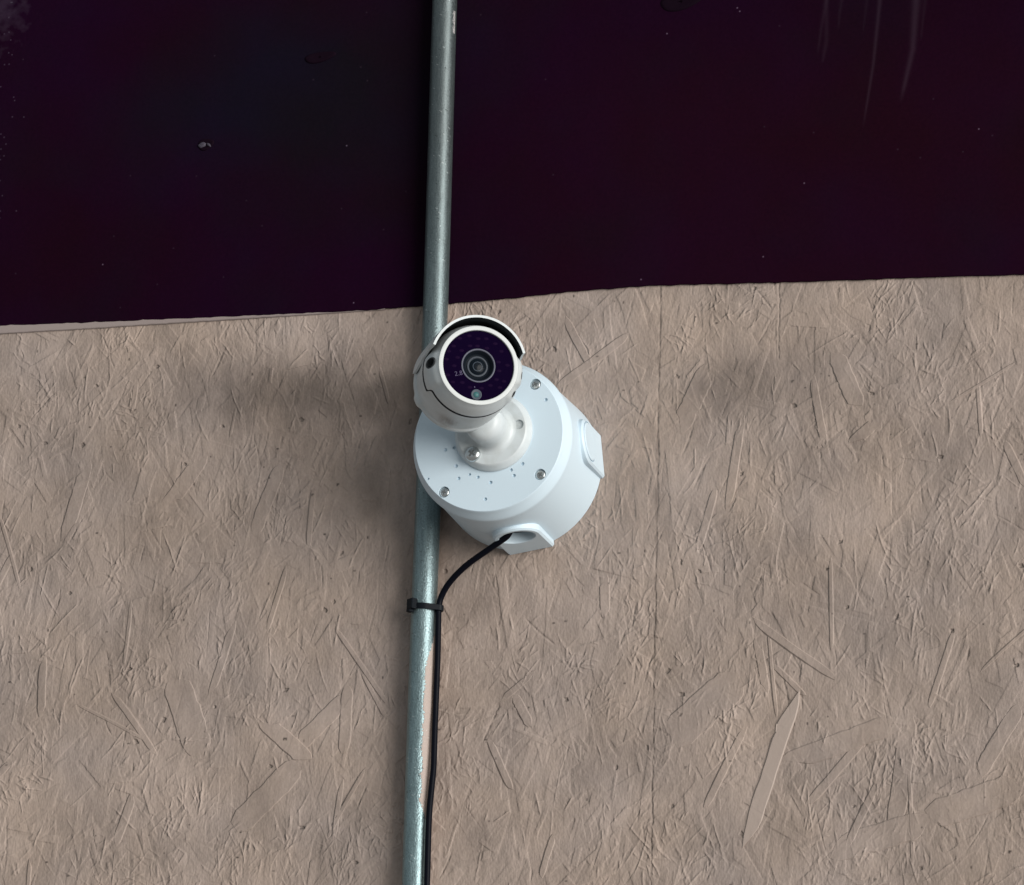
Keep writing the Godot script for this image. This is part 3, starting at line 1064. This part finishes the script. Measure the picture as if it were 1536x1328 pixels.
func cap_bulge(a: float, z: float) -> float:
	var r := 1.5 * smooth_band(a, 162, 206, 4.0) * smoothstep(-1.0, -6.0, z)
	r += 2.3 * smooth_band(a, -22, 13, 6.0) * smoothstep(-0.5, -4.0, z) * (1.0 - smoothstep(-12.0, -19.0, z))
	r += 1.3 * smooth_band(a, -44, -26, 5.0) * smoothstep(-1.5, -6.0, z) * (1.0 - smoothstep(-14.0, -19.0, z))
	return r


func seam_z(a: float) -> float:
	return -18.0 - 7.5 * smooth_band(a, 162, 205, 2.0) - 7.5 * smooth_band(a, -30, 20, 3.0)


func build_camera() -> void:
	var at := Vector3(12.1, -19.2, 85.0)
	var root := thing("security_camera", "white bullet security camera with dark glass face, on the junction box lid", "camera", at)
	# foot on the lid
	var fx := Transform3D(Basis(), Vector3(12.1, -19.2, 85.0))
	var foot := Acc.new()
	foot.lathe([Vector2(29.3, 0.05), Vector2(29.4, 1.6), Vector2(29.0, 2.6), Vector2(27.2, 5.6), Vector2(26.4, 6.7), Vector2(25.6, 7.0)], 120, fx)
	var ol := PackedVector2Array()
	for i in 120:
		ol.append(Vector2.from_angle(TAU * i / 120) * 25.6)
	var socket := Vector2.from_angle(deg_to_rad(9)) * 21.0
	foot.plate(ol, [[socket, 3.7], [Vector2.ZERO, 15.0]], 7.0, fx, 32)
	foot.pit(socket, 3.7, 7.0, 2.2, fx, 28)
	foot.use_color = true
	var foot_o := part("foot", foot, M.bullet, root, at)
	cross_screw("screw", Vector2.from_angle(deg_to_rad(233)) * 22.0, 7.4, 5.7, 3.6, fx, foot_o, at, 0.9, M.chrome, M.chrome_dark)
	cross_screw("screw", Vector2.from_angle(deg_to_rad(122)) * 21.0, 7.4, 5.2, 3.2, fx, foot_o, at, 0.2, M.chrome, M.chrome_dark)
	# neck
	var neck := Acc.new()
	neck.use_color = true
	neck.lathe([Vector2(19.0, 6.95), Vector2(17.2, 7.3), Vector2(15.6, 8.3), Vector2(14.6, 10.0), Vector2(14.1, 12.5), Vector2(13.9, 16.0), Vector2(14.2, 20.0), Vector2(14.2, 25.0), Vector2(13.0, 30.0), Vector2(9.0, 33.0), Vector2(0, 34.0)], 72, fx)
	part("neck", neck, M.bullet, root, at)

	# barrel: local z along the lens axis, origin at the middle of the face
	var F := Vector3(28.17, 1.94, 178.0)
	var xb := Transform3D(Basis(Vector3(0.87274397, 0.0415478, -0.48640698), Vector3(-0.00535236, 0.99712623, 0.07556872), Vector3(0.48814887, -0.06334872, 0.87045828)).orthonormalized(), F)
	var cap := Acc.new()
	cap.use_color = true
	var seg := 180
	var wells := [[176.0, -10.0, 1.9, 3.2], [-7.0, -7.5, 1.2, 2.0], [-33.0, -8.5, 1.2, 1.9]]
	var caprof := [[28.9, -0.7], [29.3, -2.2], [29.9, -4.2], [30.5, -6.0], [31.0, -7.5], [31.4, -9.0], [31.8, -10.5], [32.1, -12.0], [32.5, -13.5], [32.8, -15.0], [33.0, -16.5], [33.2, -18.0]]
	var rows := []
	for j in range(caprof.size() + 3):
		var line := PackedVector3Array()
		for i in seg:
			var a := TAU * i / seg
			var r: float
			var z: float
			if j < caprof.size():
				r = caprof[j][0]
				z = caprof[j][1]
			else:
				r = 33.2
				z = lerpf(-18.0, seam_z(a), (j - caprof.size() + 1) / 3.0) - 0.001 * (j - caprof.size() + 1)
			r += cap_bulge(a, z)
			line.append(xb * Vector3(r * cos(a), r * sin(a), z))
		rows.append(line)
	cap.grid(rows, true, true, func(i, j):
		for w in wells:
			var a: float = TAU * (i + 0.5) / seg
			if j < caprof.size() - 1:
				var da := angle_difference(a, deg_to_rad(w[0])) * 32.0
				var dz: float = (caprof[j][1] + caprof[j + 1][1]) / 2.0 - w[1]
				dz /= w[2]
				if da * da + dz * dz < (w[3] + 0.1) * (w[3] + 0.1):
					return true
		return false)
	var cap_o := part("front_cap", cap, M.bullet, root, at)
	for w in wells:
		var a := deg_to_rad(w[0])
		var zz: float = w[1]
		var rr := 0.0
		for j in caprof.size() - 1:
			if zz <= caprof[j][1] and zz >= caprof[j + 1][1]:
				rr = lerpf(caprof[j][0], caprof[j + 1][0], (caprof[j][1] - zz) / (caprof[j][1] - caprof[j + 1][1]))
		rr += cap_bulge(a, zz)
		var out := Vector3(cos(a), sin(a), 0.24).normalized()
		var tan := Vector3(-sin(a), cos(a), 0)
		var lx := xb * Transform3D(Basis(tan, out.cross(tan) * w[2], out), Vector3(rr * cos(a), rr * sin(a), zz))
		var cup := Acc.new()
		cup.use_color = true
		var q: float = w[3]
		cup.lathe([Vector2(q + 0.9, -0.5), Vector2(q + 0.6, 0.05), Vector2(q + 0.1, 0.08), Vector2(q, 0.0), Vector2(q * 0.9, -5.0), Vector2(0, -5.0)], 28, lx)
		part("screw_recess", cup, M.recess_shade, cap_o, at)
		cross_screw("screw", Vector2(0, q * 0.35), -4.8, q * 0.6, 1.4, lx, cap_o, at, 0.3, M.screw_dark, M.chrome_dark)
	# dark gasket line that follows the cap's stepped rear edge
	var seam := Acc.new()
	var r0 := []
	for off in [[-0.6, 0.1], [-0.62, 0.0], [-0.55, -3.8], [-0.5, -3.9]]:
		var line := PackedVector3Array()
		for i in 360:
			var a := TAU * i / 360
			var z: float = seam_z(a)
			var r: float = 33.2 + cap_bulge(a, z) + off[0] + 0.55
			line.append(xb * Vector3(r * cos(a), r * sin(a), z + off[1]))
		r0.append(line)
	seam.grid(r0, true, true)
	part("gasket", seam, M.seam, root, at)
	# body with a rolled rear collar; a brown smudge of dirt low on its side
	var body := Acc.new()
	body.use_color = true
	var rowsb := []
	for j in 17:
		var line := PackedVector3Array()
		for i in 240:
			var a := TAU * i / 240
			var z: float
			var r: float
			if j < 6:
				z = lerpf(seam_z(a) - 3.8, -55.0, j / 5.0)
				r = 33.2 + 0.25 * j / 5.0 + (1.5 * smooth_band(a, 162, 206, 4.0) * (1.0 - smoothstep(0.0, 5.0, float(j))))
			else:
				var tail := [[33.45, -57.0], [33.7, -57.6], [34.3, -58.4], [34.7, -59.6], [34.7, -62.4], [34.2, -64.0], [32.8, -65.6], [29.5, -67.0], [20.0, -68.0], [8.0, -68.4], [0.01, -68.5]]
				r = tail[j - 6][0]
				z = tail[j - 6][1]
			if j > 5 and j < 13:
				r += 1.6 * smooth_band(a, 196, 210, 4.0)
			line.append(xb * Vector3(r * cos(a), r * sin(a), z))
		rowsb.append(line)
	var inv := xb.affine_inverse()
	body.grid(rowsb, true, true, null, func(p: Vector3):
		var l := inv * p
		var a := rad_to_deg(atan2(l.y, l.x))
		var k := exp(-pow((a + 112.0) / 11.0, 2.0) - pow((l.z + 46.0) / 11.0, 2.0)) * (0.95 + 0.6 * noise_c.get_noise_2d(a * 0.6, l.z * 0.6))
		k = clampf(k, 0, 0.9)
		return Color(1.0 - 0.62 * k, 1.0 - 0.70 * k, 1.0 - 0.74 * k))
	part("body", body, M.bullet, root, at)
	# sun shield
	var sh := Acc.new()
	sh.use_color = true
	var nz := 14
	var na := 90
	var surf := [[], []]
	for s in 2:
		for j in nz + 1:
			var z := lerpf(1.6, -60.0, float(j) / nz)
			var open := smoothstep(-2.0, -56.0, z)
			var a0 := deg_to_rad(lerpf(15.0, 6.0, open))
			var a1 := deg_to_rad(lerpf(160.0, 172.0, open))
			var line := PackedVector3Array()
			for i in na + 1:
				var a := lerpf(a0, a1, float(i) / na)
				var r := (35.0 if s == 0 else 33.25) + 0.75 * smoothstep(-2.0, -15.0, z)
				# the shield clears the moulded lobes of the cap
				line.append(xb * Vector3(-0.3 + r * cos(a), 1.3 + r * sin(a), z))
			surf[s].append(line)
	sh.grid(surf[0], false, true)
	sh.grid([surf[1][0], surf[0][0]], false, true)
	sh.grid([surf[0][nz], surf[1][nz]], false, true)
	for i in [0, na]:
		var e0 := PackedVector3Array()
		var e1 := PackedVector3Array()
		for j in nz + 1:
			e0.append(surf[0][j][i])
			e1.append(surf[1][j][i])
		sh.grid([e0, e1], false, i == 0)
	var shield := part("sun_shield", sh, M.bullet, root, at)
	var inner_shade := Acc.new()
	inner_shade.grid(surf[1], false, false)
	part("shield_inner_shade", inner_shade, M.inner_shade, shield, at)  # inner face of the shield, coloured dark in place of shade
	var bolt := Transform3D(Basis(Vector3(1, 0, 0), Vector3(0, 0, -1), Vector3(0, 1, 0)), Vector3(-0.3, 1.3, -34.0))
	cross_screw("screw", Vector2.ZERO, 35.5, 4.0, 2.0, xb * bolt, shield, at, 0.0, M.chrome, M.chrome_dark)

	# face
	var ring := Acc.new()
	ring.lathe([Vector2(28.9, -0.8), Vector2(28.75, -0.25), Vector2(28.3, 0.0), Vector2(26.1, 0.0), Vector2(25.8, -0.15), Vector2(25.6, -0.5), Vector2(25.5, -2.4)], 160, xb)
	part("face_ring", ring, M.ring, root, at)
	var glass := Acc.new()
	glass.ring_plate(12.1, 25.6, -1.5, 128, xb)
	var glass_o := part("front_glass", glass, M.glass, root, at)
	for p in [[-17.9, 13.4], [-12.0, 10.4], [-14.9, 5.2], [-22.9, 3.5], [-21.4, 9.4], [-6.0, 14.1], [-0.6, 14.3], [6.3, 13.1], [-0.1, 19.8], [5.8, 20.0], [12.3, 16.8], [16.7, 11.4], [14.7, 3.5], [21.2, 1.5], [15.2, -3.0], [13.3, -9.4], [18.7, -10.4], [15.7, -15.1], [8.8, -13.9], [2.4, -16.3], [-6.0, -16.1], [-11.5, -12.9], [-18.4, -12.9], [-21.9, -7.9], [-17.4, -1.0], [-13.5, 19.3], [-6.5, 21.5]]:
		var led := Acc.new()
		var lx := xb * Transform3D(Basis(Vector3(0, 0, 1), p[0] * 0.2).scaled(Vector3(1.0, 0.62, 1.0)), Vector3(p[0], p[1], -1.5))
		led.lathe([Vector2(1.7, 0.0), Vector2(1.4, 0.12), Vector2(0.8, 0.2), Vector2(0, 0.22)], 14, lx)
		part("infrared_lamp", led, M.led, glass_o, at)
	# light sensor below the lens
	var rim := Acc.new()
	rim.lathe([Vector2(3.9, -1.5), Vector2(3.8, -1.15), Vector2(3.3, -1.05), Vector2(2.4, -1.3), Vector2(0, -1.4)], 32, xb * Transform3D(Basis(), Vector3(-1.3, -21.1, 0)))
	var sensor := part("light_sensor", rim, M.sensor_rim, glass_o, at)
	var dome := Acc.new()
	dome.lathe([Vector2(2.2, -1.4), Vector2(1.9, -1.0), Vector2(1.3, -0.7), Vector2(0.7, -0.55), Vector2(0, -0.5)], 28, xb * Transform3D(Basis(), Vector3(-1.5, -21.2, 0)))
	part("sensor_dome", dome, M.sensor, glass_o, at)
	var dot := Acc.new()
	dot.lathe([Vector2(0.5, -1.5), Vector2(0.4, -1.3), Vector2(0, -1.25)], 10, xb * Transform3D(Basis(), Vector3(-2.6, -15.7, 0)))
	part("pin_hole", dot, M.print, glass_o, at)
	# printed focal length
	var tm := TextMesh.new()
	tm.text = "2.8"
	var font := SystemFont.new()
	font.font_names = PackedStringArray(["Droid Sans"])
	tm.font = font
	tm.font_size = 32
	tm.pixel_size = 0.00013
	tm.depth = 0.0001
	tm.material = M.print
	var tn := MeshInstance3D.new()
	tn.name = "printed_number"
	tn.mesh = tm
	glass_o.add_child(tn, true)
	var tx := xb * Transform3D(Basis(Vector3(0, 0, 1), 0.22), Vector3(-14.2, -6.4, -1.42))
	tn.transform = Transform3D(tx.basis, (tx.origin - at) * S)
	# lens
	var lr := Acc.new()
	lr.lathe([Vector2(12.35, -1.6), Vector2(12.3, -0.95), Vector2(11.9, -0.75), Vector2(11.5, -0.8), Vector2(11.2, -1.1), Vector2(11.0, -1.6)], 96, xb)
	var lens := part("lens", lr, M.lens_ring, root, at)
	var lb := Acc.new()
	lb.lathe([Vector2(11.05, -1.4), Vector2(10.2, -2.6), Vector2(9.6, -3.2), Vector2(9.2, -4.3), Vector2(8.2, -4.8), Vector2(7.3, -5.0)], 80, xb)
	part("lens_barrel", lb, M.lens_barrel, lens, at)
	var li := Acc.new()
	li.lathe([Vector2(7.6, -5.2), Vector2(7.5, -4.2), Vector2(7.1, -3.95), Vector2(6.5, -4.0), Vector2(6.2, -4.5), Vector2(5.9, -5.0)], 72, xb)
	part("inner_ring", li, M.lens_inner, lens, at)
	var lg := Acc.new()
	lg.lathe([Vector2(6.3, -5.2), Vector2(5.6, -4.75), Vector2(4.4, -4.25), Vector2(3.0, -3.85), Vector2(1.5, -3.6), Vector2(0, -3.5)], 64, xb)
	part("lens_glass", lg, M.lens_glass, lens, at)
	var ap := Acc.new()
	ap.lathe([Vector2(3.6, -4.15), Vector2(3.5, -3.6), Vector2(3.1, -3.55), Vector2(2.9, -3.9)], 48, xb)
	part("iris_ring", ap, M.lens_ring if false else M.sensor_rim, lens, at)


# ------------------------------------------------------------------ cable and tie
func smooth_path(pts: Array, per: int) -> Array:
	var out := []
	for k in pts.size() - 1:
		var p0: Vector3 = pts[maxi(k - 1, 0)]
		var p1: Vector3 = pts[k]
		var p2: Vector3 = pts[k + 1]
		var p3: Vector3 = pts[mini(k + 2, pts.size() - 1)]
		for q in per:
			out.append(p1.cubic_interpolate(p2, p0, p3, float(q) / per))
	out.append(pts[pts.size() - 1])
	return out


func build_cable() -> void:
	var o := Vector3(-48.6, -370, 20)
	var pts := [Vector3(17, -62, 40), Vector3(15.5, -74, 41), Vector3(11.6, -83.5, 40.5), Vector3(5.5, -87.2, 38), Vector3(-4.3, -91.6, 34), Vector3(-24.1, -101.4, 27), Vector3(-38.3, -111, 20), Vector3(-46.0, -120.3, 16), Vector3(-48.6, -129.4, 14.8), Vector3(-48.5, -143.8, 15), Vector3(-48.2, -166.7, 15), Vector3(-48.4, -204.5, 15), Vector3(-48.2, -219.8, 16), Vector3(-47.8, -240, 17), Vector3(-47.6, -252.7, 18), Vector3(-48.3, -268.0, 19), Vector3(-49.1, -290.0, 20), Vector3(-48.9, -339.3, 20), Vector3(-48.8, -372, 20)]
	var acc := Acc.new()
	acc.tube(smooth_path(pts, 6), [2.3], 20)
	var m := MeshInstance3D.new()
	m.name = "cable"
	m.mesh = acc.mesh(M.cable, o)
	add_child(m, true)
	m.position = o * S
	m.set_meta("label", "thin black cable curving out of the junction box and down along the pipe")
	m.set_meta("category", "cable")
	m.set_meta("kind", "thing")


func build_tie() -> void:
	var o := Vector3(-60.3, -129, 12)
	var root := thing("cable_tie", "black plastic cable tie strapping the cable to the steel pipe", "cable tie", o)
	var ca := Vector2(-60.4, 12.2)
	var cb := Vector2(-48.6, 14.8)
	var d := (cb - ca).normalized()
	var ang := d.angle()
	var dist := ca.distance_to(cb)
	var half := acos((9.75 - 2.45) / dist)
	var loop := []
	for i in 61:
		var a := ang + half + (TAU - 2 * half) * i / 60.0
		loop.append([ca + Vector2.from_angle(a) * 9.75, Vector2.from_angle(a)])
	for i in 21:
		var a := ang - half + 2 * half * i / 20.0
		loop.append([cb + Vector2.from_angle(a) * 2.45, Vector2.from_angle(a)])
	var acc := Acc.new()
	var prof := [[0.0, -2.2], [1.05, -2.2], [1.25, -1.9], [1.25, 1.9], [1.05, 2.2], [0.0, 2.2]]
	var rows := []
	for q in prof:
		var line := PackedVector3Array()
		for e in loop:
			var p: Vector2 = e[0] + e[1] * q[0]
			line.append(Vector3(p.x, -129.2 + q[1] - 0.06 * (p.x + 60.0), p.y))
		rows.append(line)
	for k in prof.size() - 1:
		acc.grid([rows[k], rows[k + 1]], true, true)
	part("strap", acc, M.tie, root, o)
	var head := Acc.new()
	var a := deg_to_rad(-34.0)
	var out := Vector3(sin(a), 0, cos(a))
	var side := Vector3(cos(a), 0, -sin(a))
	var c := Vector3(-60.4, -127.6, 12.2) + out * 12.2
	head.box(c, Vector3(3.4, 3.9, 2.6), Basis(side, Vector3(0, 1, 0), out), 0.6)
	part("head", head, M.tie, root, o)
	var tail := Acc.new()
	tail.box(c + Vector3(-1.6, -4.8, -1.2) , Vector3(2.0, 1.0, 2.2), Basis(side, Vector3(0, 1, 0), out), 0.3)
	part("cut_end", tail, M.tie, root, o)
